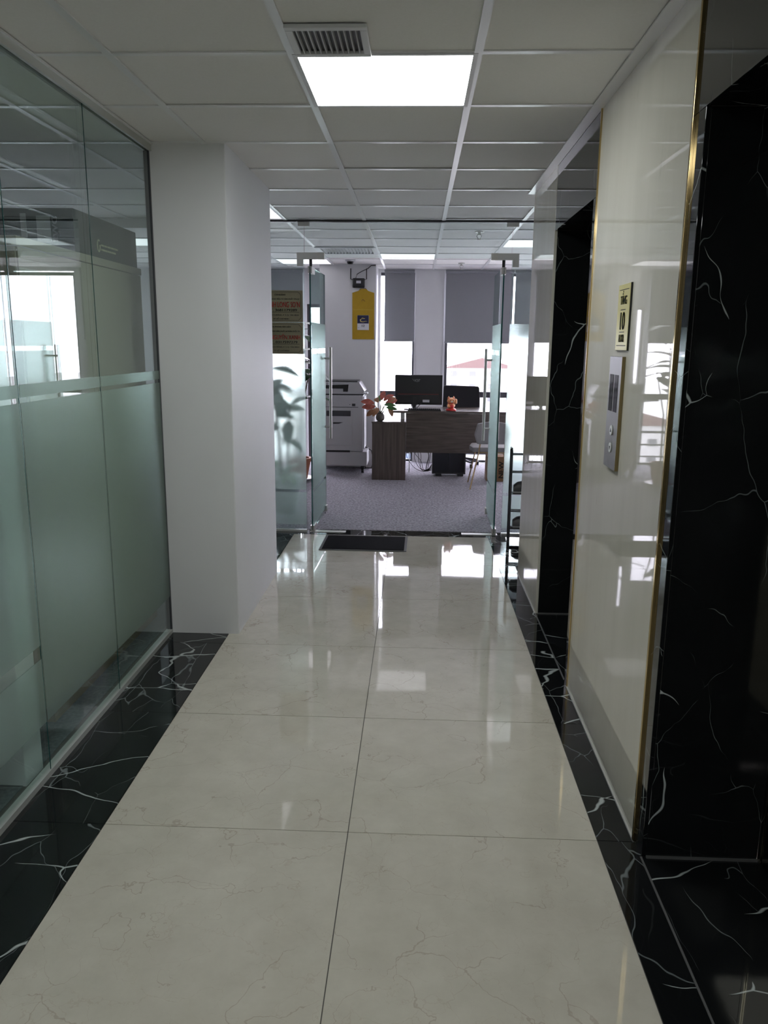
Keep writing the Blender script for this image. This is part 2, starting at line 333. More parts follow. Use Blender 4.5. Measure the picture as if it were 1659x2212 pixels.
# ------------------------------------------------------------------ ceiling
ce = struct('ceiling', MB().box(XW, XE, YN, YB + .1, ZC + .12, ZC + .2), M['ctile'], label='suspended ceiling of white square tiles in a metal grid')
xs = [GX0 + GXS * k for k in range(-6, 7)]; ys = [GY0 + GYS * k for k in range(-9, 14)]
LIGHTS = {(6, 9): 0, (6, 19): 1, (8, 17): 2, (6, 4): 3, (6, 0): 11, (2, 9): 4, (4, 20): 5, (2, 5): 6, (10, 19): 7, (10, 13): 8, (2, 17): 9, (4, 14): 10}
GRILLE = (5, 18)
tmesh = MB().box(.004, GXS - .004, .004, GYS - .004, .004, .016).mesh('ceiling_tile', M['ctile'])
inner = lambda x: not (x > XR + .02)
for i in range(len(xs) - 1):
    for j in range(len(ys) - 1):
        if (i, j) in LIGHTS or (i, j) == GRILLE: continue
        if xs[i] > .95 and ys[j + 1] < 5.2: continue
        o = link('ceiling_tile', tmesh, ce, (xs[i], ys[j], ZC))
        if random.random() < .25: o.rotation_euler = (random.uniform(-.004, .004), random.uniform(-.003, .003), 0); o.location.z += .001
for x in xs: link('main_tee', MB().box(-.014, .014, YN, YB, -.003, .003).mesh('main_tee', M['tee']), ce, (x, 0, ZC))
for y in ys: link('cross_tee', MB().box(XW, XE, -.013, .013, -.0015, .0035).mesh('cross_tee', M['tee']), ce, (0, y, ZC))
part('edge_trim', MB().box(XR - .045, XR, YN, 5.3, ZC - .006, ZC), M['tee'], ce); part('edge_trim', MB().box(XL, XL + .03, YN, 4.02, ZC - .006, ZC), M['tee'], ce)

# ------------------------------------------------------------------ right wall with two lift recesses
L1 = (1.22, 2.205); L2 = (3.525, 4.465); ZL = 2.146; XD = 1.27; T = .015
core = MB()
for a, b in ((YN, L1[0] - T), (L1[1] + T, L2[0] - T), (L2[1] + T, 5.30)): core.box(XR + T, 1.6, a, b, -.1, ZC + .1)
for a, b in (L1, L2): core.box(XR + T, 1.6, a - T, b + T, ZL + T, ZC + .1); core.box(XD + .05, 1.6, a - T, b + T, -.1, ZL + T)
wr = struct('wall_right', core, M['stone'], label='cream stone wall with two black marble lift portals')
def slab(name, mat, x0, x1, y0, y1, z0, z1, bev=.001): return part(name, MB().box(x0, x1, y0, y1, z0, z1), M[mat], wr, bev)
slab('cream_panel', 'stone', XR, XR + T, YN, L1[0] - .09, 0, ZC); slab('cream_panel', 'stone', XR, XR + T, 2.292, 3.438, 0, ZC)
slab('cream_panel', 'stone', XR, XR + T, L2[1] + .004, 5.30, 0, ZC); slab('cream_panel', 'stone', XR, 1.6, 5.30, 5.312, 0, ZC)
for (a, b), ga, gb in ((L1, 1.13, 2.28), (L2, 3.45, None)):
    slab('marble_lintel', 'wmarble', XR + .001, XR + T, ga, gb or b, ZL, ZC)
    slab('marble_upright', 'wmarble', XR + .002, XR + T, ga, a, 0, ZL)
    if gb: slab('marble_upright', 'wmarble', XR + .002, XR + T, b, gb, 0, ZL)
    slab('marble_jamb', 'wmarble', XR + T, XD, b, b + T, 0, ZL); slab('marble_jamb', 'wmarble', XR + T, XD, a - T, a, 0, ZL)
    slab('marble_soffit', 'wmarble', XR + T, XD, a, b, ZL, ZL + T)
    slab('marble_sill', 'wmarble', XR + .004, XD + .04, a, b, -.02, 0)
    slab('brass_strip', 'gold', XR - .006, XR + .012, ga - .012, ga, 0, ZC)
    if gb: slab('brass_strip', 'gold', XR - .006, XR + .012, gb, gb + .012, 0, ZC)
    slab('joint_strip', 'dsil', XR + T, XD, b - .008, b, 0, .006, 0)
part('base_sealant', MB().box(XR - .006, XR, 2.28, 3.45, 0, .006), M['sil'], wr); part('base_sealant', MB().box(XR - .006, XR, L2[1], 5.3, 0, .006), M['sil'], wr)
part('base_sealant', MB().box(XR - .003, XR + .003, L1[0], L1[1], 0, .0015), M['dsil'], wr); part('base_sealant', MB().box(XR - .003, XR + .003, L2[0], L2[1], 0, .0015), M['dsil'], wr)
for n, (a, b) in enumerate((L1, L2)):
    d = struct('door_%d' % (n + 1), None, None, label=('near' if n == 0 else 'far') + ' lift door set back in its black marble recess')
    mid = (a + b) / 2
    part('leaf', MB().box(XD + .004, XD + .045, a + .02, mid - .002, .004, ZL - .002), M['liftdoor'], d, .002); part('leaf', MB().box(XD + .004, XD + .045, mid + .002, b - .02, .004, ZL - .002), M['liftdoor'], d, .002)
    part('door_frame', MB().box(XD, XD + .045, a, a + .018, 0, ZL), M['liftdoor'], d); part('door_frame', MB().box(XD, XD + .045, b - .018, b, 0, ZL), M['liftdoor'], d)
struct('wall_niche', MB().box(1.62, 1.72, 5.312, YG + .05, -.1, ZC + .1), M['paint'], label='white wall closing the shoe rack niche')
struct('wall_front', MB().box(XW, XE, YN - .1, YN, -.1, ZC + .1), M['paint'], label='wall at the corridor end behind the viewer')
struct('wall_side_room', MB().box(XW - .1, XW, YN, YB, -.1, ZC + .1), M['paint'], label='far side wall of the left rooms')
struct('wall_east', MB().box(XE, XE + .1, 5.3, YB, -.1, ZC + .1), M['paint'], label='right side wall of the office')
struct('wall_office_front', MB().box(1.72, XE, YG - .03, YG + .05, -.1, ZC + .1), M['paint'], label='office front wall right of the glass')
struct('trim_3', MB().box(XW, XL - .03, YG - .05, YG + .05, 2.41, ZC + .1), M['paint'], label='shallow ceiling beam between the left room and the office')

# ------------------------------------------------------------------ left glass partition and pillars
wl = struct('wall_left', MB().box(XL - .02, XL + .012, YN, 4.02, 0, .022).box(XL - .02, XL + .012, 5.2, YG, 0, .022), M['chan'], label='left glass partition with frosted film in a metal channel')
part('top_channel', MB().box(XL - .02, XL - .008, YN, 4.02, ZC - .035, ZC - .002).box(XL + .008, XL + .02, YN, 4.02, ZC - .035, ZC - .002), M['chan'], wl)
for a, b, zlo in ((YN, .97, .5), (.974, 2.566, .5), (2.57, 3.248, .21), (3.252, 4.014, .21), (5.206, 6.41, .21)):
    p = pane('glass_pane', wl, 'x', XL, a, b, .012, ZC - .006, ends=False)
    film(p, 'x', XL + .0075, a + .003, b - .003, zlo, 1.345); film(p, 'x', XL + .0075, a + .003, b - .003, 1.363, 1.405)
    if zlo > .4: film(p, 'x', XL + .0075, a + .003, b - .003, .21, .45)
for y in (.972, 2.568, 3.250): part('sealant_joint', MB().box(XL + .0055, XL + .0078, y - .0012, y + .0012, .02, ZC - .03), M['gedge'], wl)
part('end_bead', MB().box(XL - .016, XL + .010, 4.008, 4.020, .02, ZC), M['alu'], wl)
struct('pillar', MB().box(XL, -.743, 4.02, 5.2, -.02, ZC + .02), M['paint'], bevel=.006, label='white painted square pillar at the end of the left glass wall')
struct('pillar_side_room', MB().box(-1.75, -1.165, 2.49, 2.62, -.02, ZC + .02), M['paint'], bevel=.004, label='white pillar just behind the left glass pane')

# ------------------------------------------------------------------ entrance glass front and doors
we = struct('wall_entrance', MB().box(XL, 1.62, YG - .02, YG + .02, ZC - .014, ZC), M['alu'], label='frameless glass front of the office with open double doors')
def film_set(p, axis, at, a0, a1):
    film(p, axis, at, a0, a1, 1.502, 1.708); film(p, axis, at, a0, a1, .358, 1.462); film(p, axis, at, a0, a1, .06, .334)
p = pane('fixed_pane', we, 'y', YG, XL + .01, -.705, .012, ZC - .012); film_set(p, 'y', YG - .009, XL + .012, -.707)
p = pane('fixed_pane', we, 'y', YG, .915, 1.618, .012, ZC - .012); film_set(p, 'y', YG - .009, .917, 1.616)
pane('transom_pane', we, 'y', YG, -.701, .911, 2.20, ZC - .012)
part('floor_channel', MB().box(XL, -.705, YG - .016, YG + .016, 0, .016), M['chan'], we); part('floor_channel', MB().box(.915, 1.62, YG - .016, YG + .016, 0, .016), M['chan'], we)
for sx, cx in ((1, -.705), (-1, .913)):
    part('top_clip', MB().box(cx - .045, cx + .045, YG - .016, YG + .016, ZC - .045, ZC - .012), M['sateen'], we, .002)
    poly = [(cx - sx * .055, 2.136), (cx - sx * .008, 2.136), (cx - sx * .008, 2.188), (cx + sx * .158, 2.188), (cx + sx * .158, 2.238), (cx - sx * .055, 2.238)]
    pf = part('patch_fitting', MB().prism(poly, 'y', YG - .018, YG + .018), M['sateen'], we, .0015)
    part('cover_cap', MB().box(min(cx + sx * .108, cx + sx * .160), max(cx + sx * .108, cx + sx * .160), YG - .0195, YG + .0195, 2.187, 2.239), M['steel'], pf)
    part('floor_closer', MB().box(min(cx + sx * .03, cx + sx * .325), max(cx + sx * .03, cx + sx * .325), YG - .03, YG + .03, 0, .004), M['chan'], we)
def glass_door(n, hinge, sx, ang, label):
    d = link('door_%d' % n, None, None, (hinge, YG, 0), (0, 0, ang)); tag(d, label, kind='structure')
    # local: leaf runs along +Y from the pivot, normal along X
    mb = MB().box(-.006, .006, -.045, .735, .02, 2.13); mb.mi = [0 if i in (4, 5) else 1 for i in range(6)]
    gp = link('glass_leaf', mb.mesh('glass_leaf', [M['glass'], M['gedge']]), d)
    fx = .0075 if sx > 0 else -.0090
    film(gp, 'x', fx, -.043, .733, 1.502, 1.708); film(gp, 'x', fx, -.043, .733, .358, 1.462); film(gp, 'x', fx, -.043, .733, .06, .334)
    part('top_patch', MB().box(-.017, .017, -.045, .10, 2.08, 2.132), M['sateen'], d, .0015); part('bottom_patch', MB().box(-.017, .017, -.045, .11, .008, .058), M['steel'], d, .0015)
    part('pivot', MB().lathe([(.012, 2.125), (.012, 2.20)], 12), M['dark'], d); part('pivot', MB().lathe([(.016, .0), (.016, .03)], 12), M['dark'], d)
    part('door_lock', MB().box(-.022, .022, .66, .735, .03, .085), M['steel'], d, .002)
    part('bolt_stay', MB().tube([(.0, .70, .03), (-sx * .0, .705, .004)], .006), M['dark'], d)
    for s in (1, -1):
        h = part('pull_handle', MB().tube([(s * .062, .665, .705), (s * .062, .665, 1.512)], .0125, 12), M['steel'], d, smooth=True)
        for z in (.812, 1.415): part('standoff', MB().tube([(s * .006, .665, z), (s * .062, .665, z)], .009, 10), M['steel'], h, smooth=True)
glass_door(3, -.653, 1, math.radians(-1.5), 'left glass leaf of the office door, opened inwards with long steel handle')
glass_door(4, .852, -1, math.radians(-.5), 'right glass leaf of the office door, opened inwards beside the lift wall')

# ------------------------------------------------------------------ back wall, windows, column, blinds
wb = MB()
WINS = [(-2.9, -1.30, ZC + .0), (-1.25, -1.02, 2.04), (-.292, .155, ZC), (.545, 1.95, ZC), (2.06, 3.5, ZC)]
edges = [XW] + [v for w in WINS for v in w[:2]] + [XE]
for i in range(0, len(edges), 2): wb.box(edges[i], edges[i + 1], YB, YB + .16, -.1, ZC + .1)
for a, b, z in WINS:
    wb.box(a, b, YB, YB + .16, -.1, .002)
    wb.box(a, b, YB, YB + .16, z if z < 2.4 else 2.44, ZC + .1)
struct('wall_back', wb, M['paint'], label='back wall of the office between the tall windows')
def window(n, a, b, ztop, mulls=(), label=''):
    f = MB(); y0, y1 = YB + .05, YB + .10
    f.box(a, a + .035, y0, y1, .002, ztop).box(b - .035, b, y0, y1, .002, ztop).box(a + .035, b - .035, y0, y1, .002, .03).box(a + .035, b - .035, y0, y1, ztop - .04, ztop).box(a + .035, b - .035, y0, y1, .862, .936)
    w = struct('window_%d' % n, f, M['alu'], label=label)
    xs_ = [a + .035] + [m for m in mulls] + [b - .035]
    for m in mulls: part('mullion', MB().box(m - .02, m + .02, y0, y1, .03, .862), M['alu'], w)
    for i in range(len(xs_) - 1):
        e0, e1 = (.02 if i else 0), (.02 if i < len(xs_) - 2 else 0)
        pane('pane', w, 'y', YB + .075, xs_[i] + e0, xs_[i + 1] - e1, .03, .862, .006, 'wglass')
    pane('pane', w, 'y', YB + .075, a + .035, b - .035, .936, ztop - .04, .006, 'wglass')
    part('guard_rail', MB().tube([(a + .036, y1 + .12, .42), (b - .036, y1 + .12, .42)], .018, 8).tube([(a + .036, y1 + .12, .25), (b - .036, y1 + .12, .25)], .012, 8).tube([(a + .036, y1 + .12, .09), (b - .036, y1 + .12, .09)], .012, 8), M['alu'], w)
window(1, -2.9, -1.30, 2.44, (-2.1,), 'window at the left end of the office back wall')
window(2, -1.25, -1.02, 2.04, (), 'narrow window beside the white column')
window(3, -.33, .155, 2.44, (), 'narrow window right of the white column')
window(4, .545, 1.95, 2.44, (1.25,), 'wide window behind the black office chair')
window(5, 2.06, 3.5, 2.42, (2.42,), 'window at the right end of the office back wall')
struct('column', MB().box(-1.015, -.325, 9.95, YB + .1, -.05, ZC + .02), M['paint'], bevel=.004, label='white office column with router and yellow calendar')
struct('trim_1', MB().box(.145, .157, YB - .012, YB, 0, ZC), M['white'], label='white corner bead left of the pier')
struct('trim_2', MB().box(.517, .529, YB - .012, YB, 0, ZC), M['white'], label='white corner bead right of the pier')
def blind(a, b, zb, label):
    t = thing('roller_blind', label, 'blind', (0, 0, 0), 0, 'grey roller blinds on the office windows')
    t.location = ((a + b) / 2, YB - .035, zb); h = (b - a) / 2; H = ZC - zb
    part('fabric', MB().box(-h + .004, h - .004, -.001, .001, .02, H - .03), M['blind'], t); part('bottom_bar', MB().box(-h, h, -.007, .007, 0, .024), M['blind'], t, .003)
    part('roller', MB().tube([(-h, .0, H - .03), (h, .0, H - .03)], .022, 12), M['blind'], t)
blind(-2.88, -1.29, 1.58, 'grey roller blind at the far left, behind the company plates'); blind(-.244, .142, 1.575, 'narrow grey roller blind between the column and the pier')
blind(.536, 1.40, 1.560, 'wide grey roller blind above the black office chair'); blind(1.415, 1.97, 1.565, 'grey roller blind behind the right fixed glass pane')

# ------------------------------------------------------------------ ceiling fittings
lab = ['lit square panel beside the small air vent in the corridor ceiling', 'lit square panel in the office ceiling above the desk', 'lit square panel in the office ceiling above the right glass door', 'lit square ceiling panel of the corridor nearest the viewer', 'added faint fill panel above the left room behind the glass', 'lit square panel by the office window left of the column', 'added faint fill panel of the left room near the viewer', 'lit square panel at the far right of the office ceiling', 'lit square panel at the right front of the office ceiling', 'lit square panel at the far left of the office', 'lit square panel over the tall plant left of the door', 'lit square ceiling panel at the far end of the corridor behind the viewer']
lf = MB()
for a in ((0, GXS, 0, .016), (0, GXS, GYS - .016, GYS), (0, .016, .016, GYS - .016), (GXS - .016, GXS, .016, GYS - .016)): lf.box(a[0], a[1], a[2], a[3], -.004, .012)
lfm = lf.mesh('frame', M['white']); ldm = MB().box(.016, GXS - .016, .016, GYS - .016, -.001, .010).mesh('diffuser', M['lamp'])
ldims = [MB().box(.016, GXS - .016, .016, GYS - .016, -.001, .010).mesh('diffuser', M[k]) for k in ('dimlamp', 'side_fill')]  # second one: faint glow added to brighten the left room
for (i, j), n in LIGHTS.items():
    t = thing('ceiling_light', lab[n], 'ceiling light', (xs[i], ys[j], ZC), 0, 'square LED ceiling panels'); link('frame', lfm, t); link('diffuser', ldm if n in (0, 3, 11) else ldims[1 if n in (4, 6) else 0], t)
t = thing('ceiling_vent', 'small square white air vent beside the lit corridor panel', 'vent', (-.095, 2.712, ZC))
fr = MB()
for a in ((-.125, .125, -.125, -.098), (-.125, .125, .098, .125), (-.125, -.102, -.098, .098), (.102, .125, -.098, .098)): fr.box(*a, -.012, .0)
part('frame', fr, M['white'], t, .003); part('duct', MB().box(-.102, .102, -.098, .098, .0, .0035), M['dark'], t)
sl = MB().prism([(-.003, -.010), (.001, -.010), (.003, .0), (-.001, .0)], 'y', -.098, .098).mesh('slat', M['offw'])
for k in range(11): link('slat', sl, t, (-.09 + .018 * k, 0, 0))
t = thing('air_conditioner_grille', 'square slatted air grille in the office ceiling left of the lit panel', 'air grille', (xs[5], ys[18], ZC))
fr = MB()
for a in ((.0, GXS, 0, .05), (0, GXS, GYS - .05, GYS), (0, .05, .05, GYS - .05), (GXS - .05, GXS, .05, GYS - .05)): fr.box(*a, -.012, .01)
part('frame', fr, M['white'], t, .004); part('duct', MB().box(.05, GXS - .05, .05, GYS - .05, .008, .012), M['alu'], t)
sl = MB().prism([(-.012, -.010), (-.008, -.010), (.012, .008), (.008, .008)], 'y', .05, GYS - .05).mesh('slat', M['offw'])
for k in range(15): link('slat', sl, t, (.075 + .033 * k, 0, 0))
t = thing('smoke_detector', 'round white smoke detector on the office ceiling above the router', 'smoke detector', (-.593, 9.40, ZC)); part('base', MB().lathe([(.055, -.018), (.06, 0)], 20), M['white'], t, smooth=True); part('sensor', MB().lathe([(.030, -.045), (.040, -.018)], 20), M['dark'], t, smooth=True)
def sprinkler(x, y, label):
    t = thing('sprinkler', label, 'sprinkler', (x, y, ZC), 0, 'ceiling sprinklers'); part('cover_plate', MB().lathe([(.036, -.008), (.042, 0)], 18), M['chan'], t, smooth=True)
    part('nozzle', MB().lathe([(.010, -.03), (.012, -.008)], 12), M['steel'], t, smooth=True); part('yoke', MB().tube([(-.012, 0, -.02), (-.02, 0, -.04), (-.006, 0, -.062), (.006, 0, -.062), (.02, 0, -.04), (.012, 0, -.02)], .003, 6), M['steel'], t)
    part('deflector', MB().lathe([(.016, -.068), (.016, -.063)], 12), M['steel'], t)
sprinkler(.697, 7.02, 'larger ceiling sprinkler just behind the glass transom'); sprinkler(.692, 9.70, 'small ceiling sprinkler near the back window')

# ------------------------------------------------------------------ on the lift wall
t = thing('floor_sign', 'yellow plate reading floor 10 on the cream lift wall', 'sign', (XR, 2.868, 1.646)); X = -.007
part('plate', MB().box(X, 0, -.080, .080, -.112, .112), M['yplate'], t, .001); part('backing', MB().box(-.006, 0, -.0825, -.080, -.113, .113), M['ink'], t)
for z, w in ((.094, .062), (-.096, .062), (.026, .032), (-.050, .032)): part('rule', MB().box(X - .0008, X, -w, w, z - .0012, z + .0012), M['ink'], t)
R_, U_ = (0, -1, 0), (0, 0, 1)
text('TẦNG', t, (X, .042, .044), R_, U_, .084, .046, M['ink']); text('10', t, (X, .030, -.042), R_, U_, .060, .060, M['ink']); text('FLOOR', t, (X, .034, -.084), R_, U_, .068, .026, M['ink'])
t = thing('lift_call_panel', 'tall steel lift call panel with two dark displays and two buttons', 'control panel', (XR, 2.90, 1.312)); X = -.012
part('body', MB().box(-.012, 0, -.086, .086, -.2, .2), M['panel'], t, .001); part('side_trim', MB().box(-.0122, 0, -.088, -.086, -.2, .2), M['olive'], t)
for y in (.040, -.028): part('display', MB().box(X - .001, X + .004, y - .026, y + .026, .005, .136), M['screen'], t)
for z in (-.062, -.125):
    b = part('button', MB().prism([(.018 * math.cos(a * math.pi / 12) - .008, .018 * math.sin(a * math.pi / 12) + z) for a in range(24)], 'x', X - .004, X), M['chan'], t, .001)
    s = 1 if z > -.1 else -1
    part('arrow', MB().prism([(-.016, z - .006 * s), (0, z - .006 * s), (-.008, z + .009 * s)], 'x', X - .0048, X - .004), M['screen'], b)

# ------------------------------------------------------------------ company plates on the left fixed pane
def company_plate(z0, label, lines):
    t = thing('company_plate', label, 'sign', (-.9, YG - .012, z0), 0, 'brass company plates on the glass')
    x0, x1, h = -.20, .182, .244; yf = -.006
    part('plate', MB().box(x0, x1, yf, 0, 0, h), M['plate'], t, .0008)
    c = .022; a0, a1, b0, b1 = x0 + .012, x1 - .014, .012, h - .012
    pl = [(a0 + c, b0), (a1 - c, b0), (a1, b0 + c), (a1, b1 - c), (a1 - c, b1), (a0 + c, b1), (a0, b1 - c), (a0, b0 + c)]
    bd = MB()
    for i in range(8):
        p, q = pl[i], pl[(i + 1) % 8]; bd.tube([(p[0], yf, p[1]), (q[0], yf, q[1])], .0012, 4)
    part('border', bd, M['ink'], t)
    part('rule', MB().box(-.085, .155, yf - .0008, yf, .0755, .078), M['ink'], t)
    for s, xa, xb, za, zb, m in lines: text(s, t, (xa, yf, za), (1, 0, 0), (0, 0, 1), xb - xa, zb - za, M[m])
company_plate(1.708, 'upper brass company plate on the glass, red LONG SƠN lettering', [('CHI NHÁNH', -.04, .045, .203, .220, 'ink'), ('THÀNH ĐẦU TƯ SẢN XUẤT TM-DV', -.078, .156, .172, .188, 'ink'), ('NH LONG SO’N', -.078, .158, .113, .156, 'red'), ('T. 3681179289', -.078, .135, .083, .102, 'ink'), ('BẠCH ĐẰNG, P. 2, Q. TÂN BÌNH', -.078, .150, .047, .064, 'ink'), ('TP HỒ CHÍ MINH', -.055, .070, .020, .036, 'ink')])
company_plate(1.460, 'lower brass company plate on the glass, red NGUYÊN XANH lettering', [('VĂN PHÒNG ĐẠI DIỆN', -.078, .085, .203, .220, 'ink'), ('TNHH SẢN XUẤT & PHÂN PHỐI TM', -.078, .156, .172, .188, 'ink'), ('NGUYÊN XANH', -.078, .158, .113, .156, 'red'), ('T. 0317597279', -.078, .135, .083, .102, 'ink'), ('BẠCH ĐẰNG, P. 2, Q. TÂN BÌNH', -.078, .150, .047, .064, 'ink'), ('TP HỒ CHÍ MINH', -.055, .070, .020, .036, 'ink')])

# ------------------------------------------------------------------ doormat
t = thing('doormat', 'black rubber doormat with grey rim in front of the glass doors', 'doormat', (-.195, 6.05, 0), -.01)
part('pad', MB().box(-.315, .315, -.215, .215, .001, .009), M['mat'], t, .002)
rm = MB()
for a in ((-.335, .335, -.235, -.215), (-.335, .335, .215, .235), (-.335, -.315, -.215, .215), (.315, .335, -.215, .215)): rm.box(*a, .0005, .006)
part('rim', rm, M['matrim'], t, .001)

# ------------------------------------------------------------------ shoe rack and shoes
t = thing('shoe_rack', 'black wire shoe rack standing against the frosted glass right of the door', 'shoe rack', (1.24, 6.34, 0))
for s in (-1, 1):
    part('side_frame', MB().tube([(s * .275, -.045, .0), (s * .275, -.045, .720), (s * .275, -.033, .738), (s * .275, .033, .738), (s * .275, .045, .720), (s * .275, .045, .0)], .0075, 10), M['dark'], t, smooth=True)
for z in (.085, .227, .372, .546, .690):
    sh = MB()
    for y in (-.045, -.015, .015, .045): sh.tube([(-.275, y, z), (.275, y, z)], .004, 6)
    part('wire_shelf', sh, M['dark'], t, smooth=True)
def shoe_mesh():
    prof = [(-.13, .030, .050), (-.10, .036, .075), (-.05, .035, .085), (.0, .036, .070), (.05, .041, .050), (.10, .040, .040), (.135, .024, .028)]
    vs = []; fs = []; n = 10
    for x, w, h in prof:
        for k in range(n):
            a = math.pi * k / (n - 1); vs.append((x, w * math.cos(a), .016 + h * math.sin(a)))
    for i in range(len(prof) - 1):
        for k in range(n - 1): fs.append((i * n + k, i * n + k + 1, (i + 1) * n + k + 1, (i + 1) * n + k))
        fs.append((i * n + n - 1, i * n, (i + 1) * n, (i + 1) * n + n - 1))
    fs.append(tuple(range(n))); fs.append(tuple(range((len(prof) - 1) * n, len(prof) * n)))
    return MB().add(vs, fs)
shoe = thing('shoe', 'black leather shoe on the middle shelf of the wire rack, left of its pair', 'shoe', (1.12, 6.335, .3765), 0.0, 'black shoes on the wire rack')
part('upper', shoe_mesh(), M['shoe'], shoe, smooth=True); part('sole', MB().prism([(-.13, -.028), (.08, -.036), (.135, -.02), (.135, .02), (.08, .036), (-.13, .028)], 'z', 0, .018), M['sole'], shoe, .004)
clone(shoe, (1.39, 6.335, .3765), None, 'black leather shoe on the middle shelf of the wire rack, right of its pair')
clone(shoe, (1.125, 6.335, .0895), None, 'black leather shoe on the bottom shelf of the wire rack, left of its pair'); clone(shoe, (1.395, 6.335, .0895), None, 'black leather shoe on the bottom shelf of the wire rack, right of its pair')

# ------------------------------------------------------------------ side room cabinet and box
t = thing('tall_cabinet', 'tall beige cabinet standing just behind the left glass', 'cabinet', (-1.514, 3.62, 0))
part('plinth', MB().box(-.22, .238, -.655, .655, 0, .060), M['skirt'], t); part('body', MB().box(-.24, .236, -.66, .66, .060, 1.885), M['beige'], t, .004); part('top_panel', MB().box(-.24, .246, -.665, .665, 1.888, 1.922), M['beige'], t, .002)
part('door', MB().box(.236, .244, -.655, -.002, .064, 1.884), M['beige'], t, .001); part('door', MB().box(.236, .244, .002, .655, .064, 1.884), M['beige'], t, .001)
t = thing('sign_box', 'charcoal sign box with small pale logo on top of the beige cabinet', 'sign box', (-1.70, 3.9, 1.922))
part('body', MB().box(-.40, .412, -.385, .385, 0, .182), M['char'], t, .002)
part('emblem', MB().tube([(.413, -.125 + .018 * math.cos(a * .5) * .8, .058 + .026 * math.sin(a * .5)) for a in range(2, 14)], .0035, 6), M['gmark'], t)
for z, y1 in ((.060, .115), (.040, .085)):     # two lines of lettering too small to read
    mb = MB(); y = -.095
    while y < y1:
        w = random.uniform(.005, .011); mb.box(.412, .4132, y, min(y + w, y1), z, z + .008); y += w + random.uniform(.002, .007)
    part('lettering', mb, M['gmark'], t)
part('label_panel', MB().box(.25, .31, -.3865, -.385, .04, .15), M['grim'], t); part('label_strip', MB().box(.18, .205, -.3865, -.385, .01, .16), M['grim'], t)
text('IIWC', t, (.340, -.3855, .045), (0, 0, 1), (-1, 0, 0), .10, .022, M['grim'])  # reflected letters from the glass, put onto the box as print

# ------------------------------------------------------------------ plants
def leaf_mb(l, w, droop=.25, fold=.18, n=7):
    vs = []; fs = []
    for i in range(n + 1):
        u = i / n; ww = w / 2 * math.sin(math.pi * min(1, u * .92 + .06)) ** .8 * (1 if u < 1 else 0.02); z = -droop * l * u * u; x = l * (u - .12 * u * u)
        vs += [(x, -ww, z + ww * fold), (x, 0, z), (x, ww, z + ww * fold)]
    for i in range(n):
        for k in range(2): fs.append((i * 3 + k, i * 3 + k + 1, i * 3 + k + 4, i * 3 + k + 3))
    o = len(vs); vs += [(x, y, z - .0012) for x, y, z in vs]
    fs += [tuple(reversed([a + o for a in f])) for f in fs[:2 * n]]
    rim = [i * 3 for i in range(n + 1)] + [n * 3 + 1] + [i * 3 + 2 for i in range(n, -1, -1)] + [1]
    for a, b in zip(rim, rim[1:] + rim[:1]): fs.append((a, b, b + o, a + o))
    return MB().add(vs, fs)
def leaf(parent, mesh, at, az, pitch, sc=1.0, roll=0.0):
    o = link('leaf', mesh, parent, at, (roll + random.uniform(-.3, .3), -pitch, az)); o.scale = (sc, sc, sc); return o
# tall plant in a terracotta pot by the back window
t = thing('tall_plant', 'tall dark leaved plant in a terracotta pot left of the column', 'plant', (-1.16, 8.95, 0))
part('saucer', MB().lathe([(.13, .004), (.19, .03), (.18, .034), (.12, .012)], 24), M['white'], t, smooth=True); part('pot', MB().lathe([(.11, .02), (.15, .22), (.16, .22), (.16, .26), (.135, .26), (.13, .23)], 24), M['clay'], t, smooth=True)
lm = leaf_mb(.42, .15).mesh('leaf', M['leafg'], smooth=True)
for k in range(4):
    a = k * 1.6 + .4; top = (.16 * math.cos(a), .10 * math.sin(a), 1.25 + .17 * k)
    part('stem', MB().tube([(.04 * math.cos(a), .04 * math.sin(a), .23), (.05 * math.cos(a), .05 * math.sin(a), .8), top], [.012, .010, .006], 7), M['bark'], t, smooth=True)
    for q in range(6):
        z = .95 + .13 * q + .1 * k
        if z > top[2]: z = top[2]
        f = (z - .23) / (top[2] - .23); leaf(t, lm, (top[0] * f, top[1] * f, z), a + q * 2.1, random.uniform(-.3, .7), random.uniform(.7, 1.05))
# leafy plant close behind the left fixed pane
t = thing('broadleaf_plant', 'broad dark leaved plant blurred behind the frosted left pane', 'plant', (-1.03, 7.20, 0))
part('pot', MB().lathe([(.12, .003), (.16, .30), (.175, .30), (.175, .34), (.15, .34), (.145, .31)], 24), M['cerg'], t, smooth=True)
lg = leaf_mb(.40, .15, .35).mesh('leaf', M['leafg'], smooth=True); ls = leaf_mb(.26, .09, .5).mesh('leaf', M['leafl'], smooth=True)
for k in range(3):
    a = k * 2.1; top = (.10 * math.cos(a), -.20 + .12 * math.sin(a), 1.0 + .18 * k)
    part('stem', MB().tube([(.03 * math.cos(a), .03 * math.sin(a), .31), (.06 * math.cos(a), .05 * math.sin(a), .7), top], [.014, .011, .007], 7), M['bark'], t, smooth=True)
    for q in range(8):
        z = .70 + .085 * q + .06 * k; f = (z - .31) / (top[2] - .31); f = min(f, 1); leaf(t, lg, (top[0] * f, top[1] * f, min(z, top[2])), a + q * 2.4, random.uniform(-.9, .7), random.uniform(.5, .8), .7 * math.cos(a + q * 2.4))
for k in range(12): leaf(t, ls, (0, 0, .34), k * .53, random.uniform(.2, 1.1), random.uniform(.7, 1.1))

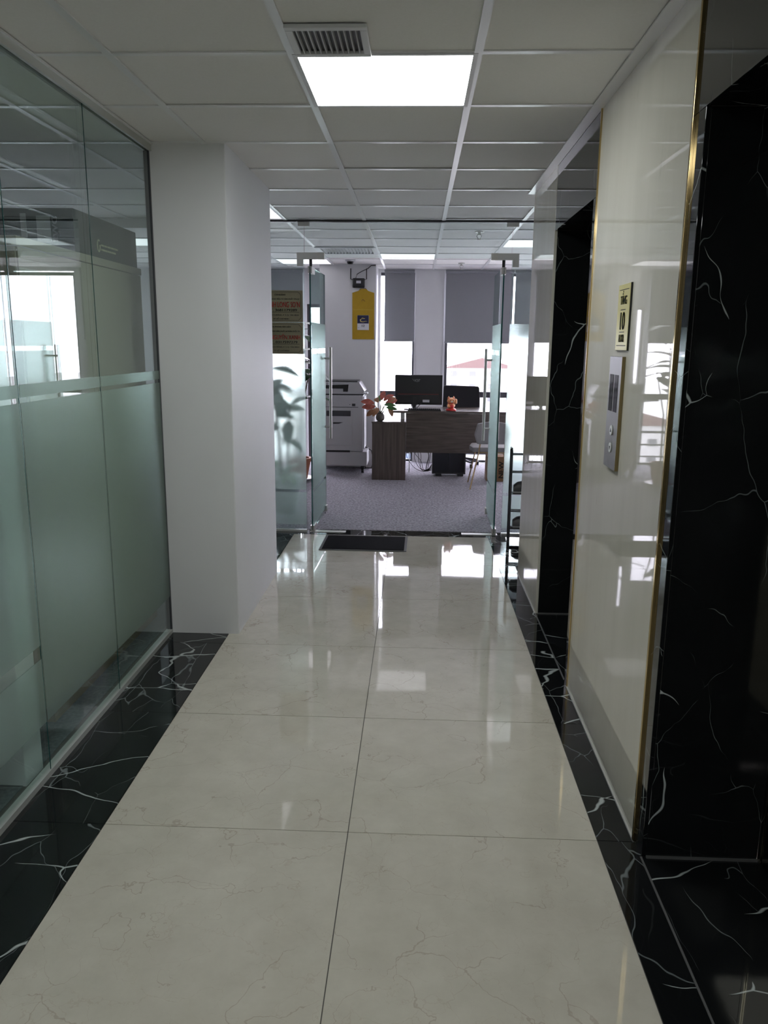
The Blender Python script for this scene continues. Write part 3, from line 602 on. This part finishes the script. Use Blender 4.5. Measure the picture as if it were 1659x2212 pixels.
# ------------------------------------------------------------------ copier
t = thing('photocopier', 'large pale grey photocopier on a wheeled base beside the white column', 'photocopier', (-.70, 9.44, 0))
part('base', MB().box(-.30, .305, .0, .47, .096, .268), M['offw'], t, .008)
for sx in (-.25, .25):
    for y in (.06, .40):
        c = part('caster', MB().tube([(sx - .015, y, .033), (sx + .015, y, .033)], .03, 14), M['dark'], t, smooth=True); part('fork', MB().box(sx - .022, sx + .022, y - .02, y + .02, .06, .097), M['dark'], c)
part('body', MB().box(-.285, .258, .0, .46, .272, .945), M['offw'], t, .010); part('slot', MB().box(-.28, .10, -.004, .02, .262, .285), M['dark'], t)
part('side_door', MB().prism([(.03, .30), (.40, .30), (.44, .60), (.40, .93), (.03, .93)], 'x', .258, .272), M['white'], t, .004)
part('front_door', MB().box(-.27, .125, -.006, .004, .345, .80), M['offw'], t, .003); part('paper_window', MB().box(-.18, .11, -.009, -.004, .695, .760), M['alu'], t, .003)
part('grip', MB().prism([(-.10, .622), (.02, .622), (-.03, .605), (-.10, .602)], 'y', -.008, -.004), M['dark'], t); part('control_label', MB().box(.125, .165, -.0015, .0015, .815, .845), M['alu'], t); part('control_label', MB().box(.095, .104, -.0015, .0015, .83, .838), M['dark'], t)
part('drawer_seam', MB().box(-.27, .20, -.0015, .002, .800, .806), M['dark'], t); part('scanner_gap', MB().box(-.29, .262, .004, .46, .945, .957), M['dark'], t)
part('document_feeder', MB().prism([(-.29, .957), (.245, .957), (.275, .99), (.21, 1.095), (-.29, 1.10)], 'y', .0, .44), M['offw'], t, .006); part('feeder_slot', MB().prism([(-.28, 1.02), (.02, 1.02), (.02, .985), (.075, .985), (.085, 1.07), (-.28, 1.055)], 'y', -.005, .01), M['dark'], t)
part('top_tray', MB().box(-.28, .19, .01, .43, 1.098, 1.108), M['dark'], t, .002); part('hinge_block', MB().box(.24, .31, .02, .14, .957, .975), M['white'], t, .004)
part('power_cord', MB().tube([(.262, .38, .28), (.34, .36, .24), (.365, .34, .13), (.34, .34, .02), (.25, .42, .010)], .006, 7), M['cable'], t, smooth=True)

# ------------------------------------------------------------------ desk
t = thing('office_desk', 'grey oak office desk with lower side cabinet on its left', 'desk', (.46, 9.3, 0))
part('side_cabinet', MB().box(-.77, -.385, -.28, .24, .003, .656), M['woodv'], t, .001); part('side_cabinet_top', MB().box(-.775, -.38, -.285, .70, .657, .676), M['woodh'], t, .001)
part('modesty_panel', MB().box(-.384, .77, .0, .018, .288, .752), M['woodh'], t, .001); part('desktop', MB().box(-.59, .80, -.02, .66, .755, .781), M['woodh'], t, .0015)
part('end_panel', MB().box(.75, .78, .02, .60, .003, .754), M['woodv'], t, .001); part('rear_leg', MB().box(-.40, -.36, .56, .60, .677, .754), M['white'], t)
part('spacer', MB().tube([(-.43, .06, .677), (-.43, .06, .754)], .022, 16), M['chan'], t, smooth=True); part('spacer', MB().tube([(-.43, .5, .677), (-.43, .5, .754)], .022, 16), M['chan'], t, smooth=True)
part('cable_post', MB().tube([(-.345, .30, .003), (-.345, .30, .28)], .006, 8), M['chan'], t)
ZT = .781
t = thing('monitor', 'black flat computer monitor seen from behind on the desk', 'monitor', (.215, 9.54, ZT)); 
part('housing', MB().box(-.282, .282, -.012, .016, .055, .405), M['dark'], t, .005, rot=(0, 0, 0)); part('rear_bulge', MB().prism([(-.25, .075), (.25, .075), (.24, .17), (-.24, .17)], 'y', -.035, -.012), M['dark'], t, .006)
part('stand_neck', MB().box(-.07, -.03, -.05, -.02, .008, .14), M['dark'], t, .003); part('stand_base', MB().prism([(-.17, -.10), (.07, -.10), (.05, .06), (-.15, .06)], 'z', 0, .010), M['dark'], t, .002)
text('VSP', t, (-.055, -.0125, .335), (1, 0, 0), (0, 0, 1), .07, .022, M['grim']); part('logo_swoosh', MB().tube([(-.075, -.013, .362), (-.06, -.013, .338), (-.02, -.013, .325), (.01, -.013, .332)], .002, 5), M['grim'], t); part('port_label', MB().box(.05, .13, -.0365, -.035, .085, .115), M['lcd'], t); part('red_line', MB().box(-.25, .24, -.0128, -.012, .178, .180), M['red'], t)
part('cable', MB().tube([(.0, -.035, .09), (-.04, -.05, .03), (-.05, -.08, .012), (-.08, -.12, .005)], .004, 6), M['cable'], t, smooth=True); part('cable', MB().tube([(.05, -.035, .09), (.01, -.06, .05), (-.02, -.09, .02), (-.08, -.13, .005)], .004, 6), M['cable'], t, smooth=True)
t = thing('keyboard', 'black computer keyboard under the monitor on the desk', 'keyboard', (.31, 9.365, ZT)); part('tray', MB().box(-.22, .17, -.06, .06, 0, .016), M['dark'], t, .003)
kb = MB()
for r in range(5):
    for c in range(16): kb.box(-.21 + c * .0235, -.19 + c * .0235, -.053 + r * .021, -.035 + r * .021, .016, .022)
part('keys', kb, M['fabric'], t)['kind'] = 'stuff'
# lucky cat
t = thing('cat_figurine', 'small orange beckoning cat figurine with red base on the desk', 'figurine', (.597, 9.36, ZT), math.radians(12))
part('base', MB().lathe([(.052, 0), (.062, .006), (.062, .020), (.050, .028)], 20), M['catr'], t, smooth=True); part('body', MB().ball((0, 0, .062), (.047, .042, .045)), M['catm'], t, smooth=True); part('bib', MB().ball((.0, -.036, .055), (.026, .012, .022)), M['catr'], t, smooth=True)
h = part('head', MB().ball((0, -.004, .117), (.050, .042, .038)), M['catm'], t, smooth=True)
for s in (-1, 1):
    part('ear', MB().lathe([(.018, 0), (.012, .014), (.002, .028)], 10, (s * .030, -.002, .143)), M['catm'], h, smooth=True); part('inner_ear', MB().lathe([(.010, 0), (.002, .018)], 8, (s * .030, -.012, .143)), M['catr'], h)
    part('eye', MB().ball((s * .017, -.044, .122), (.005, .003, .006)), M['ink'], h)
part('muzzle', MB().ball((0, -.042, .108), (.015, .008, .010)), M['catw'], h, smooth=True)
part('raised_paw', MB().tube([(.040, -.004, .06), (.056, -.012, .09), (.054, -.014, .125), (.052, -.018, .138)], [.015, .015, .016, .012], 10), M['catm'], t, smooth=True); part('lower_paw', MB().tube([(-.036, -.02, .075), (-.040, -.036, .05), (-.02, -.046, .05)], [.013, .012, .010], 10), M['catm'], t, smooth=True); part('collar', MB().lathe([(.036, .082), (.041, .087), (.036, .092)], 18), M['catr'], t, smooth=True)
# potted plant in vase
t = thing('vase_plant', 'red and brown leaved plant in a small round vase on the desk corner', 'plant', (-.222, 9.10, .676))
part('vase', MB().lathe([(.028, 0), (.044, .012), (.052, .04), (.046, .072), (.034, .088), (.038, .094), (.030, .094)], 20), M['vase'], t, smooth=True)
lr = leaf_mb(.16, .068, .3, .25).mesh('leaf', M['leafr'], smooth=True); lo = leaf_mb(.135, .066, .4, .25).mesh('leaf', M['leafo'], smooth=True); lgn = leaf_mb(.15, .045, .3, .25).mesh('leaf', M['leafl'], smooth=True)
tips = [(-.10, -.03, .20, 3.2, .3, lr), (-.08, -.05, .17, 3.5, -.1, lr), (-.12, -.02, .155, 3.0, .15, lr), (-.09, .0, .125, 3.6, -.5, lo), (.02, -.02, .24, 1.1, 1.1, lr), (.06, .0, .23, .5, .7, lr), (.09, -.02, .20, .2, .4, lr), (.12, .0, .225, .1, .5, lo), (.07, -.05, .19, -.6, .1, lgn), (-.03, -.04, .215, 2.2, .7, lo), (.10, -.03, .16, -.3, -.1, lgn), (-.03, -.05, .15, 4.3, -.4, lo), (.13, -.02, .16, -.2, -.9, lo), (.0, .03, .22, 1.9, .9, lgn)]
for x, y, z, az, pt, m in tips:
    s = part('stem', MB().tube([(0, 0, .06), (x * .4, y * .4, z * .75), (x * .72, y * .9, z)], [.004, .0035, .0025], 6), M['stem'], t, smooth=True); leaf(s, m, (x * .70, y * .9, z), az, pt, random.uniform(.85, 1.1), 1.0 * math.cos(az))
# office chair
t = thing('office_chair', 'black office chair behind the desk in front of the wide window', 'chair', (.75, 10.06, 0))
part('backrest', MB().prism([(-.232, .64), (.24, .64), (.235, .90), (.222, 1.02), (.205, 1.035), (-.205, 1.045), (-.222, 1.03)], 'y', -.045, .0), M['fabric'], t, .012, rot=(0, 0, 0)); part('seat', MB().box(-.24, .24, -.02, .36, .44, .52), M['fabric'], t, .02)
part('back_support', MB().box(-.04, .04, .0, .025, .43, .80), M['dark'], t, .004); part('gas_lift', MB().tube([(0, .15, .10), (0, .15, .44)], .025, 12), M['dark'], t, smooth=True)
for k in range(5):
    a = k * 2 * math.pi / 5 + .3; e = (.26 * math.cos(a), .15 + .26 * math.sin(a), .075); l = part('foot', MB().tube([(0, .15, .11), e], [.022, .014], 8), M['dark'], t); part('caster', MB().tube([(e[0] - .018, e[1], .031), (e[0] + .018, e[1], .031)], .027, 12), M['dark'], l)
for s in (-1, 1): part('armrest', MB().tube([(s * .25, .25, .48), (s * .27, .25, .66), (s * .27, .02, .66)], .013, 8), M['dark'], t, smooth=True)
# computer tower
t = thing('computer_tower', 'black computer tower on the carpet under the desk', 'computer', (.59, 9.44, 0)); part('case', MB().box(-.20, .20, -.09, .09, .030, .40), M['dark'], t, .004)
part('side_panel', MB().box(-.185, .0, -.093, -.09, .045, .385), M['screen'], t); part('side_panel', MB().box(.006, .185, -.093, -.09, .045, .385), M['screen'], t)
for x in (-.12, .14): part('foot', MB().box(x - .035, x + .035, -.085, .085, .003, .030), M['dark'], t, .003)
# cables
for i in range(8):
    x = .15 + .028 * i; rnd = random.Random(i + 3); pts = [(x, 9.62, .74)] + [(min(x + rnd.uniform(-.10, .12), .375), 9.5 + rnd.uniform(-.1, .08), .60 - .11 * k) for k in range(5)] + [(.24 + .012 * i, 9.44, .010), (.386, 9.44, .06 + .01 * i)]
    c = bpy.data.curves.new('desk_cable', 'CURVE'); c.dimensions = '3D'; c.bevel_depth = .0032; c.bevel_resolution = 1; c.resolution_u = 6; sp = c.splines.new('NURBS'); sp.points.add(len(pts) - 1); sp.use_endpoint_u = True; sp.order_u = 4
    for q, p_ in enumerate(pts): sp.points[q].co = (*p_, 1)
    o = bpy.data.objects.new('tmp', c); COL.objects.link(o); me = bpy.data.meshes.new_from_object(o); bpy.data.objects.remove(o); me.materials.clear(); me.materials.append(M['cable'])
    tag(link('desk_cable', me), 'thin black cable in the tangle hanging behind the desk panel', 'cable', 'tangled cables under the desk')
# visitor chair
t = thing('visitor_chair', 'grey upholstered visitor chair with thin gold legs in front of the desk', 'chair', (1.02, 8.74, 0))
part('seat', MB().prism([(-.21, -.20), (.21, -.20), (.235, .0), (.20, .22), (-.20, .22), (-.235, .0)], 'z', .405, .458), M['cgrey'], t, .018)
bk = MB(); n = 9
bk.prism([(-.17, .50), (.17, .50), (.20, .60), (.17, .72), (.0, .75), (-.17, .72), (-.20, .60)], 'y', -.255, -.215)
part('backrest', bk, M['cgrey'], t, .014)
for s in (-1, 1):
    part('leg', MB().tube([(s * .23, -.25, .003), (s * .145, -.20, .40), (s * .125, -.225, .56)], .0075, 8), M['brass'], t, smooth=True); part('leg', MB().tube([(s * .225, .22, .003), (s * .155, .10, .40)], .0075, 8), M['brass'], t, smooth=True)
part('seat_rail', MB().tube([(-.15, -.19, .40), (.15, -.19, .40)], .007, 8), M['brass'], t); part('seat_rail', MB().tube([(-.15, .10, .40), (.15, .10, .40)], .007, 8), M['brass'], t)
# cardboard box
t = thing('cardboard_box', 'brown cardboard box with black lettering behind the visitor chair legs', 'box', (1.12, 9.13, .003)); part('carton', MB().box(-.11, .105, -.10, .12, 0, .285), M['card'], t, .002); part('flap', MB().box(-.11, .105, -.10, .01, .285, .288), M['card'], t); part('flap', MB().box(-.11, .105, .012, .12, .285, .288), M['card'], t)
text('NEW', t, (.085, -.1005, .04), (0, 0, 1), (-1, 0, 0), .19, .055, M['ink'])
# router on the column
YC = 9.95
t = thing('wifi_router', 'small black wireless router with two antennas high on the white column', 'router', (-.535, YC, 2.207)); part('case', MB().box(-.073, .073, -.035, 0, 0, .113), M['dark'], t, .012); part('label_sticker', MB().box(-.028, .028, -.0362, -.035, .052, .082), M['lcd'], t)
for s in (-1, 1): part('antenna', MB().tube([(s * .072, -.02, .095), (s * .096, -.02, .10), (s * .096, -.02, .226)], .0055, 8), M['dark'], t, smooth=True)
part('cable', MB().tube([(-.035, -.018, .113), (-.02, -.015, .16), (.05, -.010, .20), (.11, -.008, .225), (.15, -.006, .262), (.205, -.006, .266)], .0045, 7), M['cable'], t, smooth=True)
# calendar
t = thing('wall_calendar', 'yellow hanging wall calendar with a small date block reading 12', 'calendar', (-.479, YC - .002, 1.597))
part('card', MB().prism([(-.134, 0), (.134, 0), (.134, .552), (.06, .575), (.035, .60), (-.035, .60), (-.06, .575), (-.134, .552)], 'y', -.004, 0), M['yellow'], t, .001); part('hanging_loop', MB().tube([(-.04, -.003, .585), (-.03, -.004, .605), (.03, -.004, .605), (.04, -.003, .585)], .002, 6), M['ink'], t); part('hook', MB().tube([(0, .001, .605), (0, -.010, .605)], .004, 8), M['dark'], t)
pd = part('date_block', MB().box(-.072, .070, -.016, -.004, .111, .287), M['paper'], t, .001); part('printed_header', MB().box(-.0705, .0685, -.0166, -.016, .189, .286), M['navy'], pd)
part('swirl', MB().tube([(.022, -.0168, .248), (-.012, -.0168, .252), (-.035, -.0168, .232), (-.03, -.0168, .213), (.0, -.0168, .208), (.03, -.0168, .216), (.05, -.0168, .213)], [.003, .006, .008, .007, .004, .003, .001], 6), M['cyel'], pd)
text('12', pd, (-.016, -.0162, .148), (1, 0, 0), (0, 0, 1), .032, .026, M['ink']); text('T', pd, (-.060, -.0162, .130), (1, 0, 0), (0, 0, 1), .010, .012, M['ink'])
part('crest', MB().tube([(-.022, -.0045, .452), (-.004, -.0045, .478), (.010, -.0045, .462), (.022, -.0045, .452)], .0028, 5), M['leafo'], t)
part('rule', MB().box(-.12, .12, -.0046, -.004, .352, .354), M['cyel'], t)

# ------------------------------------------------------------------ city beyond the windows, ten floors below
struct('ground', MB().box(-400, 400, 14, 900, -34.2, -34), M['ground'], label='pale city ground far below the windows')
part('lawn', MB().box(20, 120, 120, 200, -34, -33.9), M['field'], bpy.data.objects['ground'])
def building(x, y, w, d, h, wall, roof, label, wins=True):
    t = thing('building', label, 'building', (x, y, -34)); part('walls', MB().box(-w / 2, w / 2, 0, d, 0, h), M[wall], t)
    part('roof', MB().prism([(-w / 2 - .5, h), (w / 2 + .5, h), (0, h + w * .12 + .4)], 'y', -.5, d + .5), M[roof], t)
    if wins:
        wm = MB().box(-1.0, 1.0, -.15, .05, 0, 1.6).mesh('window', M['bglass'])
        nx = max(2, int(w / 5)); nz = max(1, int(h / 4))
        for i in range(nx):
            for k in range(nz): link('window', wm, t, (-w / 2 + w * (i + .5) / nx, 0, 1.4 + k * 4))
building(21, 260, 24, 20, 28, 'bwall', 'broof', 'far pale building with a broad red roof outside the wide window'); building(-6, 150, 24, 14, 14, 'bwall', 'bblue', 'far low white building with blue roof outside the narrow window')
building(62, 170, 26, 16, 22, 'bblue', 'bwall', 'far blue clad block outside the right office window'); building(-44, 180, 30, 16, 18, 'bwall', 'broof', 'far white block left of the column'); building(40, 120, 18, 12, 9, 'bwall', 'bwall', 'nearer low white shed outside the wide window')
